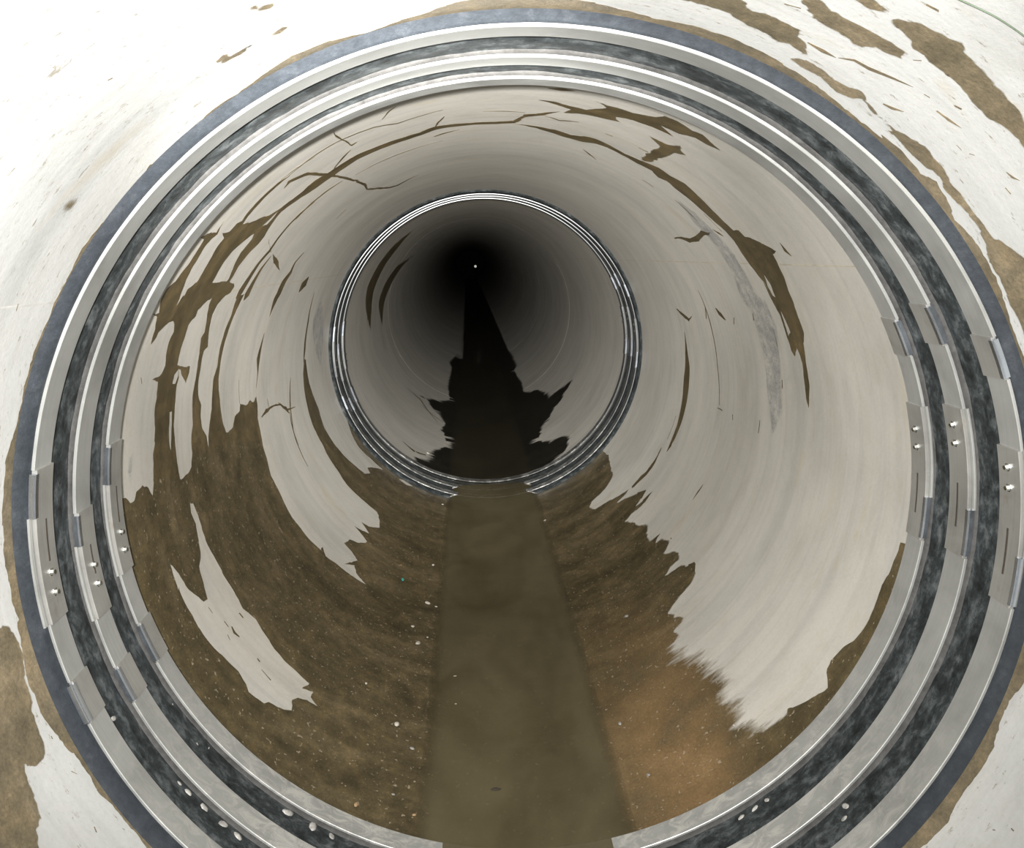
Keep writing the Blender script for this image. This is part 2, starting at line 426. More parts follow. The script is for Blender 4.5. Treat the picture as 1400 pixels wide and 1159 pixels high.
OO = lambda p: crop(0, 0, 3.333, p)
Q = lambda p: crop(0, 800, 3.228, p)
FA = lambda p: crop(400, 240, 2.519, p)
T2 = lambda p: crop(450, 0, 2.76, p)
R8 = lambda p: crop(900, 740, 2.766, p)
W = lambda p: p
def unp(pts, c):
    out = []; last = None
    for x, y in pts:
        a, yy = unproject(x, y, c)
        if last is not None:
            while a-last > PI: a -= 2*PI
            while a-last < -PI: a += 2*PI
        last = a; out.append((a, yy))
    return out
def ribbon(pts, widths, c):
    """a trickle: centre line in photo pixels, widths in pixels -> outline on the wall"""
    n = len(pts)
    if not isinstance(widths, (list, tuple)): widths = [widths]*n
    if len(widths) != n: widths = [widths[0]+(widths[-1]-widths[0])*i/(n-1) for i in range(n)]
    l, r = [], []
    for i in range(n):
        a = Vector(pts[max(0, i-1)]); b = Vector(pts[min(n-1, i+1)])
        t = (b-a).normalized(); nn = Vector((-t.y, t.x)); p = Vector(pts[i]); wd = widths[i]/2
        if i in (0, n-1): wd *= 0.35
        l.append(tuple(p+nn*wd)); r.append(tuple(p-nn*wd))
    return unp(l+r[::-1], c)

# --- the big branching wet streak on the left of the middle section
s1 = (A([(515, 692), (590, 662), (640, 650), (695, 565), (645, 665), (605, 695), (560, 745), (500, 850), (450, 930), (410, 1010), (395, 1060), (360, 1150)])
      + B([(445, 105), (500, 20)])
      + A([(395, 1130), (420, 1080), (490, 1030), (530, 960), (600, 840), (650, 750), (700, 690), (680, 660), (740, 640), (790, 585), (835, 560), (870, 505),
           (930, 435), (1010, 355), (1110, 268), (1190, 225), (1120, 280), (1015, 375), (940, 455), (880, 525), (840, 585), (930, 560), (985, 535), (1040, 518), (1115, 472), (1200, 410), (1290, 340)])
      + G([(420, 685), (500, 640), (600, 575), (700, 515), (800, 474), (900, 436), (1000, 405), (1100, 375), (1180, 342), (1250, 331), (1400, 318)])
      + H([(80, 272), (170, 268), (240, 233), (350, 222), (430, 214), (350, 236), (245, 245), (185, 282), (80, 286)])
      + G([(1400, 332), (1260, 348), (1190, 362), (1100, 394), (1000, 428), (900, 462), (800, 502), (700, 548), (600, 613), (520, 668), (430, 732)])
      + A([(1300, 372), (1200, 442), (1130, 492), (1080, 552), (1040, 612), (1000, 682), (960, 732), (900, 792), (850, 852), (810, 902), (770, 972), (740, 1020), (772, 1030), (770, 1065), (740, 1110)])
      + B([(800, 34), (760, 82), (725, 152), (700, 250), (686, 350), (685, 410), (655, 442), (640, 500), (625, 600), (612, 700), (610, 760), (636, 850), (630, 930), (642, 1020), (672, 1080), (688, 1159)])
      + C([(700, 100), (690, 300), (560, 300), (560, 220), (566, 100), (560, 0)])
      + B([(560, 1080), (570, 1000), (568, 900), (570, 780), (585, 700), (598, 620), (610, 520), (625, 450), (630, 352), (660, 300), (680, 200), (690, 100), (710, 50),
           (660, 80), (610, 130), (590, 180), (540, 240), (510, 340), (480, 430), (462, 500), (455, 545), (500, 555), (552, 545), (545, 605), (518, 682), (495, 640), (480, 580), (463, 572), (465, 640), (450, 700), (440, 800), (432, 900), (428, 1000), (435, 1090), (440, 1159)])
      + C([(445, 100), (462, 220), (480, 320), (275, 320), (275, 200), (272, 120), (285, 30)])
      + B([(280, 1120), (286, 1020), (284, 900), (298, 800), (304, 720), (308, 670), (262, 655), (320, 630), (336, 610), (360, 560), (370, 450), (390, 370), (425, 300), (430, 240), (424, 214), (400, 222), (350, 262), (312, 300), (296, 342), (252, 395),
           (270, 330), (290, 270), (300, 180), (265, 168), (318, 150), (322, 130), (332, 50)])
      + A([(240, 1120), (262, 1080), (330, 1020), (370, 960), (430, 890), (490, 800), (540, 712)]))
h1 = A([(610, 1025), (650, 950), (700, 870), (760, 790), (830, 730), (900, 670), (932, 648), (910, 695), (870, 745), (820, 805), (790, 865), (760, 932), (730, 1000), (715, 1020), (660, 1026)])
h2 = B([(462, 578), (432, 620), (416, 690), (440, 685), (460, 630)])
h3 = B([(396, 905), (412, 905), (412, 1000), (408, 1120)]) + C([(406, 90), (392, 30)]) + B([(390, 1060)])
h4 = A([(985, 602), (1045, 545), (1112, 482), (1070, 535), (1020, 590)])
o = film('wet_streak', [unp(s1, MIDC), unp(h1, MIDC), unp(h2, MIDC), unp(h3, MIDC), unp(h4, MIDC)], MIDC, M_STREAK, wall_middle, grid=0.02, jit=0.0035, step=0.009)
o['label'] = 'branching dark wet streak running down the left side'
# streak with the ragged patch beside it
s6 = (B([(925, 20), (895, 60), (862, 170), (812, 290), (776, 420), (756, 560), (726, 650), (720, 760), (714, 880), (696, 990), (690, 1080)])
      + C([(690, 60), (700, 160), (1120, 160), (1098, 40)])
      + B([(1096, 1120), (1080, 1040), (1062, 950), (1060, 850), (1050, 785), (1030, 830), (1000, 815), (985, 845), (955, 850), (930, 835), (925, 890), (890, 930), (875, 1010), (835, 1050), (822, 1052), (800, 990), (782, 880), (770, 760), (766, 650), (777, 560), (802, 420), (838, 290), (884, 170), (935, 60), (960, 10)]))
film('wet_streak', [unp(s6, MIDC)], MIDC, M_STREAK, wall_middle, grid=0.02, jit=0.0035, step=0.009)
# the long streak on the right that forks down
s2 = (H([(185, 285), (300, 299), (400, 317), (500, 348), (620, 363), (700, 398), (800, 452), (880, 488)])
      + I([(0, 235), (80, 290), (180, 345), (270, 430), (340, 500), (430, 590), (500, 655), (530, 650), (570, 690), (640, 715), (720, 755), (775, 785), (755, 805), (790, 870), (830, 960), (860, 1050), (895, 1140)])
      + J([(745, 80), (770, 160), (800, 240), (825, 320), (822, 372), (836, 480), (855, 600), (850, 738), (838, 690), (828, 600), (818, 500), (800, 432), (786, 395), (772, 440), (752, 410), (730, 340), (708, 270), (688, 210), (650, 140), (612, 60), (585, 0)])
      + I([(745, 1080), (700, 1000), (660, 950), (600, 870), (550, 800), (500, 720), (440, 652), (370, 592), (290, 522), (200, 442), (110, 372), (50, 322), (0, 302)])
      + H([(950, 548), (870, 508), (780, 458), (700, 418), (640, 397), (560, 386), (450, 357), (380, 332), (300, 309)]))
h5 = I([(700, 945), (740, 1010), (776, 1095), (758, 1085), (722, 1020)])
h6 = J([(690, 180), (720, 240), (748, 305), (738, 330), (712, 250)])
o = film('wet_streak', [unp(s2, MIDC), unp(h5, MIDC), unp(h6, MIDC)], MIDC, M_STREAK, wall_middle, grid=0.02, jit=0.0035, step=0.009)
o['label'] = 'long dark wet streak curving over the right shoulder'
s3 = H([(280, 145), (400, 160), (500, 185), (580, 203), (690, 194), (620, 150), (690, 178), (760, 195), (850, 225), (980, 248), (1030, 238), (1100, 270), (1170, 318), (1230, 340), (1280, 385), (1345, 440), (1270, 408), (1190, 362), (1100, 342), (1010, 300),
        (1080, 362), (950, 303), (850, 268), (745, 245), (780, 278), (700, 262), (620, 242), (540, 227), (430, 226), (500, 205), (390, 172)])
film('wet_streak', [unp(s3, MIDC)], MIDC, M_STREAK, wall_middle, soft=0.010, grid=0.007)
s4 = H([(870, 492), (930, 440), (990, 408), (960, 380), (920, 342), (1000, 382), (1040, 400), (1110, 400), (1122, 435), (1155, 468), (1085, 452), (1040, 472), (990, 488), (940, 505)])
film('wet_smudge', [unp(s4, MIDC)], MIDC, M_STREAK, wall_middle, soft=0.018, grid=0.009)
# ribbons: single trickles
RIB = [
 (G([(540, 365), (560, 400), (610, 430), (655, 460), (690, 440)]), 2.2), (G([(850, 295), (900, 240), (940, 210)]), 1.6),
 (G([(250, 660), (400, 540), (560, 440), (700, 380), (800, 345), (950, 320), (1240, 235)]), 1.1), (G([(545, 610), (600, 540), (650, 490)]), [3, 1.5]),
 (G([(225, 735), (260, 690), (380, 640), (480, 645), (560, 655), (680, 685), (740, 710), (760, 740), (900, 730), (950, 715), (1080, 650)]), [1.5, 3.4, 4.2, 3.5, 3.5, 3.2, 4, 2.5, 1.8, 1.5, 0.8]),
 (G([(300, 933), (400, 830), (500, 750), (600, 685)]), 1.6), (G([(680, 650), (850, 560), (1000, 500), (1240, 430)]), 0.9),
 (G([(1190, 345), (1220, 305), (1250, 275)]), [3, 1.5]), (G([(1180, 405), (1240, 385), (1340, 360)]), 1.2), (G([(560, 930), (620, 870)]), 1),
 (A([(1380, 420), (1280, 500), (1180, 600), (1100, 700), (1040, 790), (960, 880), (890, 990), (820, 1100), (790, 1150)]), [1.5, 1.5, 1.8, 2, 2.6, 3, 4, 6, 7]),
 (A([(1050, 830), (980, 920), (920, 1020), (870, 1120)])+B([(955, 60)]), [1.5, 2.5, 4, 6, 1.5]),
 (A([(1300, 800), (1230, 880), (1200, 950), (1150, 1020), (1110, 1110)])+B([(1200, 40), (1150, 180)]), [1, 1.5, 3, 5, 5.5, 5, 0.6]),
 (A([(1335, 985), (1300, 1040), (1262, 1100)]), [3, 7, 3]), (A([(1065, 815), (1090, 870), (1115, 935)]), [2, 7, 2]),
 (A([(1125, 255), (1250, 160), (1380, 80)]), 0.9), (A([(1035, 700), (1050, 800)]), 1.2),
 (B([(1110, 310), (1080, 430), (1065, 500), (1062, 600), (1050, 720)]), [0.8, 2.5, 4, 1.2, 0.6]),
 (B([(1090, 940), (1130, 890), (1180, 855), (1230, 842), (1270, 870), (1300, 910)]), [3.5, 4.5, 2.2, 2.5, 4, 3]),
 (B([(1310, 640), (1310, 860), (1330, 1040), (1370, 1150)]), 0.9), (B([(920, 660), (925, 840)]), 0.8),
 (B([(180, 640), (188, 690)]), 2), (B([(1135, 800), (1145, 860)]), 1.4),
 (J([(148, 305), (160, 430), (165, 500), (160, 570), (148, 700), (120, 820), (80, 920), (50, 978)]), [1, 3.5, 6, 8, 6.5, 5, 3.5, 1]),
 (J([(105, 175), (130, 200), (175, 238), (195, 205)]), [3, 3, 4, 1.5]), (J([(265, 170), (272, 230)]), 3), (J([(325, 170), (350, 205), (382, 238)]), [3, 4, 2.5]),
 (J([(430, 225), (428, 262)]), 2.2), (J([(536, 200), (540, 240)]), 2.5), (J([(225, 70), (265, 160), (310, 320), (335, 500), (345, 720)]), 0.9),
 (J([(335, 735), (362, 750)]), 3), (J([(420, 770), (422, 805)]), 1.6), (J([(575, 805), (566, 880)]), 2), (J([(700, 575), (703, 625)]), 2.2),
 (J([(0, 995), (18, 960)]), 3), (J([(100, 780), (50, 915)]), 1.0), (J([(650, 290), (675, 390)]), 1.4),
 (I([(105, 700), (150, 700), (210, 720), (260, 705), (290, 670), (350, 672)]), [3, 3, 5, 9, 8, 3]), (I([(360, 645), (400, 670), (430, 690)]), [1.2, 2, 1.2]),
 (I([(800, 730), (840, 785), (880, 822)]), [1.2, 3, 1]), (I([(110, 450), (200, 530), (260, 590)]), 0.9), (I([(300, 540), (420, 660)]), 0.9),
 (H([(0, 215), (120, 214), (240, 222)]), 1.0), (H([(350, 240), (430, 265), (540, 275)]), 1.2), (H([(560, 425), (600, 455), (640, 488)]), 1.4),
 (H([(370, 85), (450, 92), (520, 100)]), [2, 3.5, 1]), (H([(880, 420), (930, 445)]), 1.5), (H([(900, 600), (960, 640)]), 1.2), (H([(690, 340), (730, 355)]), 1.6),
 (K([(1160, 0), (1140, 50), (1115, 90)]), [3, 3, 0.8]), (K([(1375, 330), (1340, 380), (1300, 440)]), [2, 1.6, 0.6]),
 (D([(180, 0), (150, 140), (132, 280), (128, 345)]), [1.0, 1.6, 2.2, 3]), (D([(0, 545), (45, 580), (85, 565)]), [2, 4, 1.5]), (D([(60, 440), (65, 640), (100, 760), (148, 860)]), 1.0),
 (E([(775, 268), (800, 300)]), 4), (E([(728, 355), (745, 395), (775, 420)]), 3), (E([(680, 320), (705, 355)]), 2.2), (E([(888, 555), (905, 578)]), 3), (E([(915, 625), (975, 695)]), [1, 3.5]),
 (E([(578, 230), (605, 268)]), 2), (E([(700, 405), (718, 440)]), 2),
]
for pts, wd in RIB:
    film('wet_trickle', [ribbon(pts, wd, MIDC)], MIDC, M_STREAK, wall_middle, jit=0.0025, grid=0.03)

M_SMEAR = silt('grey_smear', (0.335, 0.332, 0.32), (0.375, 0.37, 0.352), (0.41, 0.40, 0.375), TINT_MID, 0.765, 0.5)
for pts, wd in [(I([(110, 440), (260, 590), (400, 730), (490, 860), (550, 980), (600, 1090)])+J([(560, 150), (615, 290), (645, 450), (655, 600), (665, 750), (640, 900)]), [8, 12, 14, 16, 20, 24, 26, 28, 24, 22, 20, 10]),
                (D([(215, 40), (200, 140), (200, 250), (210, 360)]), [8, 16, 14, 6]), (C([(130, 20), (95, 250), (90, 380)]), [6, 12, 8])]:
    film('grey_smear', [ribbon(pts, wd, MIDC)], MIDC, M_SMEAR, wall_middle, soft=0.042, grid=0.012, jit=0.002)

# --- the silt covering the invert of the middle section, with its dry islands
def arc(ph0, ph1, y, n=24): return [(ph0+(ph1-ph0)*i/n, y) for i in range(n+1)]
top_px = (C([(40, 455), (65, 455), (100, 490), (130, 470), (145, 400), (190, 360), (235, 370), (268, 425), (280, 290), (470, 290), (480, 302), (500, 305), (520, 260), (560, 222), (600, 100), (700, 80), (830, 30), (1092, 10), (1102, 60), (1130, 150), (1162, 280), (1212, 370), (1262, 480), (1312, 580), (1375, 660)])
          + F([(200, 560), (285, 640), (296, 618), (318, 680), (400, 740), (480, 800), (545, 845), (582, 865), (520, 790), (505, 735), (440, 728), (525, 705), (490, 650), (440, 592), (480, 568), (540, 592), (592, 586), (545, 520), (508, 480), (560, 512), (602, 526), (552, 452), (600, 482), (640, 490), (672, 490), (672, 440), (655, 385), (600, 340), (520, 270), (450, 200), (400, 120), (322, 0)])
          + D([(220, 750), (170, 650), (140, 540), (125, 430), (129, 330), (138, 330), (155, 450), (200, 570), (230, 670), (280, 750), (340, 820), (428, 893)])
          + F([(560, 132), (610, 132), (590, 92), (640, 92), (695, 107), (640, 60), (600, 20)])
          + D([(450, 815), (400, 765), (365, 700), (345, 640)]))
rt_px = (K([(655, 85), (695, 120), (712, 200), (735, 250), (720, 290), (690, 340), (640, 395), (590, 440), (560, 490), (600, 500), (650, 468), (720, 430), (800, 388), (860, 345), (930, 265), (965, 235), (1025, 155), (1082, 55), (1032, 170), (972, 256), (900, 322), (850, 372), (795, 422), (765, 450),
              (840, 412), (900, 388), (965, 368), (935, 430), (895, 480), (985, 400), (1010, 380), (930, 490), (862, 540), (830, 585), (862, 590), (930, 622), (992, 600), (972, 680), (1002, 722), (1082, 660), (1042, 742), (1102, 690), (1112, 722), (1155, 708), (1102, 822), (1190, 800), (1222, 858), (1150, 920), (1120, 972), (1222, 900), (1262, 908), (1312, 888), (1322, 900), (1322, 990), (1282, 1060), (1205, 1150)])
         + LL([(220, 330), (302, 358), (252, 412), (292, 440), (282, 468), (380, 450), (335, 492), (410, 480), (450, 530), (480, 560), (520, 620), (560, 690), (620, 760), (700, 795), (762, 790), (870, 742), (962, 682), (962, 642), (955, 610), (975, 550), (1040, 490), (1080, 470), (1150, 370), (1215, 200), (1255, 130), (1300, 0), (1345, 20)]))
t1 = unp(top_px, MIDC); r1 = unp(rt_px, MIDC)
# bridge along the far seal (hidden under its lip) and back along the near seal (hidden under the third band)
sil = t1 + arc(t1[-1][0]+0.02, r1[0][0]-0.02, 4.96) + r1 + arc(r1[-1][0], t1[0][0], 1.765, 60)
isl = (C([(400, 945), (425, 1030), (462, 1150)]) + E([(390, 110), (430, 210), (500, 330), (560, 430), (660, 530), (770, 640), (820, 720), (835, 770), (900, 820), (932, 842), (960, 830), (1060, 885), (1107, 887), (1115, 820), (1142, 800), (1200, 820), (1275, 860), (1225, 800), (1245, 768), (1170, 745), (1212, 712), (1150, 650), (1070, 580), (1000, 500), (930, 390), (880, 310), (800, 240), (740, 130), (665, 10)])
       + C([(800, 1010), (740, 900), (680, 790), (640, 680), (610, 570), (575, 490), (550, 480), (560, 560), (590, 640), (615, 760), (630, 870), (622, 960), (640, 1050), (662, 1140)]) + E([(545, 90), (575, 182), (550, 200), (500, 150), (455, 125), (410, 50)]) + C([(468, 1020), (420, 955)]))
isl2 = F([(795, 165), (830, 175), (890, 215), (850, 208)])
isl3 = K([(590, 490), (560, 480), (600, 440), (640, 420), (690, 400), (650, 440)])
def rimw(phi, y):           # feathered where the silt thins out, crisp where the water line stands
    return 0.0 if (phi < 0.4 or phi > 0.86 or y < 1.89 or y > 4.5) else (1.0 if y < 2.56 else 0.12)
silt_o = film('silt_deposit', [sil, unp(isl, MIDC), unp(isl2, MIDC)], MIDC, M_SILT, None, step=0.012, soft=0.22, grid=0.026, thick=0.0004, jit=0.004, rim=rimw)
tag(silt_o, 'wet brown silt covering the bottom of the middle pipe section', 'silt', kind='stuff')

# far section: silt painted near black where the light falls off
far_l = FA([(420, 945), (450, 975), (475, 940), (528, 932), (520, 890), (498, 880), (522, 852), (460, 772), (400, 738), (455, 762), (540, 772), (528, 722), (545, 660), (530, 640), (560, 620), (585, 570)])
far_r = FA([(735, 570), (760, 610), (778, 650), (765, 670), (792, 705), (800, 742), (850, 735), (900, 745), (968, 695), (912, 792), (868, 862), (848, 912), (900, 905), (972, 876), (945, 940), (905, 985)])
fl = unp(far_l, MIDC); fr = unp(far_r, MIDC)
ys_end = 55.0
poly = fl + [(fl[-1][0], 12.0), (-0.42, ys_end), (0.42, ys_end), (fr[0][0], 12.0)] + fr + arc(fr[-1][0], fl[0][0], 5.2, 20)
fs = film('silt_deposit', [poly], MIDC, M_SILT_SHADED, None, soft=0.03, grid=0.16, step=0.07, thick=0.0004, jit=0.006, rim=lambda p, y: 0.6)
tag(fs, 'wet silt, painted black for lost light, on the bottom of the bore beyond the small far seal', 'silt', kind='stuff')
for pts, wd in [(FA([(400, 735), (440, 770), (500, 850)]), 1.0), (FA([(380, 915), (420, 950), (470, 965)]), [0.8, 2, 2]), (FA([(860, 775), (930, 735), (965, 705)]), [1, 2, 3]), (FA([(445, 790), (520, 850)]), 1.0)]:
    film('wet_trickle', [ribbon(pts, wd, MIDC)], MIDC, M_STREAK, wf, jit=0.003)
# grey smears on the left wall beyond the far seal
for pts, wd in [(FA([(420, 185), (360, 240), (300, 320), (265, 400), (262, 470), (270, 540)]), [2, 7, 9, 11, 9, 1]), (FA([(440, 260), (370, 310), (330, 370), (305, 440), (310, 520)]), [2, 7, 9, 9, 2])]:
    film('damp_smear', [ribbon(pts, wd, MIDC)], MIDC, M_STREAK, wf, soft=0.10, grid=0.05)

# --- stains on the near section
def nstain(px, soft=0.010): return film('silt_stain', [unp(px, NEARC)], NEARC, M_STAIN, wall_near, soft=soft, grid=max(0.006, soft*0.7), jit=0.008, step=0.007)
nstain(MM([(-200, -60), (190, -20), (240, 40), (330, 62), (400, 100), (462, 138), (432, 152), (482, 200), (490, 242), (450, 226), (400, 190), (350, 186), (290, 142), (200, 100), (150, 60), (80, 40), (0, 12), (-120, -15)]))
nstain(MM([(430, -20), (540, -10), (600, 50), (700, 100), (760, 130), (830, 175), (885, 210), (887, 258), (840, 246), (780, 210), (700, 200), (620, 150), (560, 110), (490, 70)]))
nstain(MM([(670, -15), (770, -8), (835, 50), (830, 70), (760, 55), (710, 35)]))
nstain(MM([(845, 92), (920, 84), (1000, 120), (1080, 150), (1152, 190), (1172, 240), (1230, 300), (1300, 380), (1400, 490), (1520, 640), (1560, 800), (1480, 740), (1390, 615), (1320, 545), (1250, 510), (1180, 440), (1130, 370), (1060, 310), (980, 240), (930, 210), (890, 150)]))
nstain(MM([(400, 250), (480, 260), (560, 310), (640, 360), (720, 390), (740, 430), (800, 500), (880, 560)]) + NN([(80, 45), (150, 90), (260, 140), (330, 200), (370, 260), (420, 330), (500, 440), (560, 530), (630, 600), (773, 700), (860, 760), (860, 1150), (775, 1085), (690, 890), (645, 795), (604, 725), (590, 640), (540, 560), (440, 440), (376, 380), (360, 320), (300, 285), (230, 205), (130, 115), (60, 62)])
       + MM([(840, 560), (760, 480), (700, 420), (600, 400), (520, 330), (450, 280)]))
nstain(Q([(-60, 190), (0, 178), (40, 168), (72, 212), (100, 300), (128, 440), (150, 510), (160, 610), (202, 700), (200, 762), (150, 802), (110, 810), (150, 900), (190, 1020), (168, 1180), (-60, 1250)]))
nstain(OO([(600, 52), (640, 10), (700, -15), (770, -10), (720, 30), (660, 48)]), 0.03)
nstain(OO([(1080, 66), (1150, 22), (1270, 8), (1230, 40), (1160, 62)]), 0.015)
nstain(OO([(1218, 167), (1280, 120), (1352, 108), (1300, 145), (1250, 162)]), 0.01)
nstain(OO([(962, 298), (1040, 240), (1060, 245), (1152, 205), (1100, 248), (1030, 285)]), 0.008)
nstain(OO([(75, 515), (110, 460), (165, 432), (120, 485)]), 0.02); nstain(OO([(275, 950), (300, 895), (370, 880), (360, 930), (310, 985)]), 0.04)
nstain(OO([(390, 268), (430, 235), (485, 218), (440, 255)]), 0.03); nstain(OO([(330, 345), (350, 325), (375, 330), (350, 350)]), 0.015)
for pts, wd in [(MM([(480, 180), (540, 215), (600, 245)]), [3, 5, 1]), (MM([(610, 245), (680, 255), (740, 290), (840, 330), (930, 370)]), [1.5, 3, 4, 3, 1]), (MM([(380, 15), (450, 35)]), 2),
                (MM([(800, 440), (840, 460), (890, 475)]), [3, 4, 1]), (MM([(1030, 470), (1080, 510), (1135, 545)]), [3, 3, 1]), (MM([(985, 20), (1040, 48)]), 8), (MM([(1105, 450), (1135, 465)]), 6),
                (MM([(930, 255), (965, 258)]), 2), (MM([(975, 400), (1000, 415)]), 2.5), (NN([(350, 5), (400, 40), (470, 85)]), [2, 3, 1]), (NN([(690, 300), (720, 325), (755, 340)]), [2, 3, 1]), (NN([(685, 375), (710, 405)]), 3),
                (NN([(450, 170), (475, 195)]), 2), (NN([(510, 210), (535, 218)]), 2), (Q([(225, 665), (232, 678)]), 3), (Q([(315, 820), (340, 832)]), 2.5), (Q([(415, 1065), (425, 1090)]), 4), (Q([(540, 1072), (550, 1080)]), 2),
                (OO([(490, 365), (512, 355)]), 2.5), (R8([(1335, 1085), (1345, 1095)]), 5), (R8([(1265, 1090), (1275, 1092)]), 4), (W([(25, 415), (22, 425)]), 2.5)]:
    film('stain_fleck', [ribbon(pts, wd, NEARC)], NEARC, M_STAIN, wall_near, jit=0.002)
# the brown tide mark that follows the rubber lip all the way round
tide_r = (T2([(700, -25), (900, -8), (1100, 36), (1242, 70)]) + MM([(0, 110), (100, 138), (220, 188), (320, 240), (400, 290), (500, 350), (600, 428), (680, 498), (760, 558), (800, 590)])
          + NN([(100, 130), (180, 190), (270, 298), (345, 338), (380, 400), (440, 520), (520, 612), (590, 712), (640, 800), (670, 900), (720, 1040), (765, 1159)]) + W([(1420, 560), (1440, 700), (1425, 850)]) + R8([(1383, 545), (1330, 600), (1290, 700), (1230, 850), (1150, 950), (1090, 1060), (1000, 1159)]))
tide_l = (T2([(830, -22), (700, -25), (480, 8), (300, 68), (130, 128), (0, 152)]) + OO([(1390, 232), (1330, 252), (1250, 302), (1170, 362), (1090, 420), (1000, 478), (930, 532), (850, 612), (760, 702), (680, 756), (640, 822), (550, 912), (490, 990)])
          + W([(112, 340), (95, 375), (81, 400), (63, 443), (47, 480), (34, 530), (22, 581), (7, 632), (4, 690), (6, 762), (12, 798)]) + Q([(50, 60), (78, 150), (90, 260), (128, 440), (178, 560), (230, 640), (290, 712), (330, 742), (380, 822), (440, 912), (520, 1012), (600, 1092), (660, 1170)]))
for px, sgn in ((tide_r, 1), (tide_l, -1)):
    u = unp(px, NEARC)
    if u[-1][0]*sgn < 0 or abs(u[-1][0]) > PI:
        k_ = -2*PI*sgn*(-1 if u[-1][0]*sgn < 0 else 1); u = [(p+k_, y) for p, y in u]
    u = u + [(u[-1][0]*0.5, u[-1][1]), (0.0, 1.38)]
    back = arc(0.0, u[0][0], 1.47, 70)
    back = [(p, 1.412+(-0.0531*sin(p)-0.0523*cos(p))+0.03) for p, y in back]
    film('tide_mark', [u+back], NEARC, M_STAIN, wall_near, grid=0.03, jit=0.006, step=0.008)

# ------------------------------------------------------------------ joint seals
def lerp_tab(t, xs, tab):
    if t <= xs[0]: return tab[0]
    if t >= xs[-1]: return tab[-1]
    for i in range(len(xs)-1):
        if xs[i] <= t <= xs[i+1]:
            f = (t-xs[i])/(xs[i+1]-xs[i]); return tuple(a+(b-a)*f for a, b in zip(tab[i], tab[i+1]))
TILT = [rxz(-0.05308, 0.05228), rxz(-0.05946, 0.04387), rxz(-0.05821, 0.0396), rxz(-0.05248, 0.01139)]
XS = [1.412, 1.429, 1.4926, 1.5916, 1.6581, 1.7453, 1.8076]
TAB = [(*TILT[0], 0), (*TILT[1], 0), (*TILT[1], 0), (*TILT[2], .5), (*TILT[2], .5), (*TILT[3], 1), (*TILT[3], 1)]
def near_pt(t, phi, h):
    a, b, wt = lerp_tab(t, XS, TAB); r = 1-h
    x = r*sin(phi)+wt*DX; z = -r*cos(phi)+wt*DZ
    return Vector((x, t+a*x+b*z, z))
def far_pt(t, phi, h):
    return Vector((DX+(1-h)*sin(phi), t, DZ-(1-h)*cos(phi)))
def sweep(name, pt, prof, ph0, ph1, m, parent, closed_prof=True, n=None, sharp=35, wobble=None):
    full = abs(ph1-ph0) > 2*PI-1e-4
    n = n or max(6, int(abs(ph1-ph0)/(2*PI)*360))
    k = len(prof); verts = []; faces = []; cnt = n if full else n+1
    for i in range(cnt):
        ph = ph0+(ph1-ph0)*i/n
        for (t, h) in prof:
            hh = h + (wobble(t, ph, h) if wobble else 0)
            verts.append(pt(t, ph, hh))
    for i in range(n):
        i2 = (i+1) % cnt
        for j in range(k if closed_prof else k-1):
            j2 = (j+1) % k
            faces.append((i*k+j, i*k+j2, i2*k+j2, i2*k+j))
    if not full and closed_prof: faces += [tuple(range(k)), tuple(range((cnt-1)*k, cnt*k))[::-1]]
    o = mesh_obj(name, verts, faces, m, parent); fix_normals(o, sharp); return o
def rect(t0, t1, h0, h1, b=0.0012): return [(t0, h0), (t0, h1-b), (t0+b, h1), (t1-b, h1), (t1, h1-b), (t1, h0)]
def phi_of(px, py, pt, t, h):
    def err(ph):
        q = pt(t, ph, h)-CAM; z = q.dot(fwd)
        if z < 0.05: return 1e9
        return (700+FPX*q.dot(rgt)/z-px)**2+(579.5-FPX*q.dot(upv)/z-py)**2
    st, b = 2*PI/180, 0.0
    b = min((-PI+st*i for i in range(180)), key=err)
    for _ in range(4):
        b = min((b+st*(i-5)/5 for i in range(11)), key=err); st /= 5
    return b
HB, HT = 0.0125, 0.025
# rubber sleeve of the large seal
def wob(t, ph, h):
    if h < 0.004: return 0
    a = mnoise.noise(Vector((sin(ph)*9, cos(ph)*9, t*28))); b = mnoise.noise(Vector((sin(ph)*30, cos(ph)*30, t*60)))
    return 0.0022*a+0.0012*b
def gap(t0, t1, n=9):
    return [(t0+(t1-t0)*i/n, 0.0125+0.0030*sin(PI*i/n)) for i in range(n+1)]
seal = empty('rubber_joint_seal', (0, 1.40, -1.0))
tag(seal, 'large black rubber sleeve bridging the near pipe joint, under three steel bands', 'rubber seal', 'rubber joint seals')
def localised(o, par):
    o.parent = par; o.matrix_parent_inverse = Matrix.Translation(-Vector(par.location)); return o
prof_gaps = gap(1.486, 1.588)+gap(1.650, 1.742)
lip = sweep('lip', near_pt, [(1.400, -0.004), (1.405, 0.0030), (1.411, 0.0085), (1.418, 0.0145), (1.424, 0.0180), (1.4285, 0.0190), (1.436, 0.0190), (1.486, 0.0125)], 0, 2*PI, M_LIP, None, False, 540, 60,
            lambda t, ph, h: 0.0 if h < 0 else 0.0008*mnoise.noise(Vector((sin(ph)*12, cos(ph)*12, t*20))))
localised(lip, seal); lip['label'] = 'smooth blue-grey outer lip'
web = sweep('web', near_pt, prof_gaps, 0, 2*PI, M_RUB, None, False, 720, 80, wob); localised(web, seal); web['label'] = 'dusty black ribbed web between the bands'
for t in (1.5916, 1.7453):
    rb = sweep('shoulder_rib', near_pt, [(t-0.012, 0.010), (t-0.009, 0.0150), (t-0.002, 0.0188), (t+0.004, 0.0188), (t+0.004, 0.010)], 0, 2*PI, M_RIB, None, True, 480, 50); localised(rb, seal)
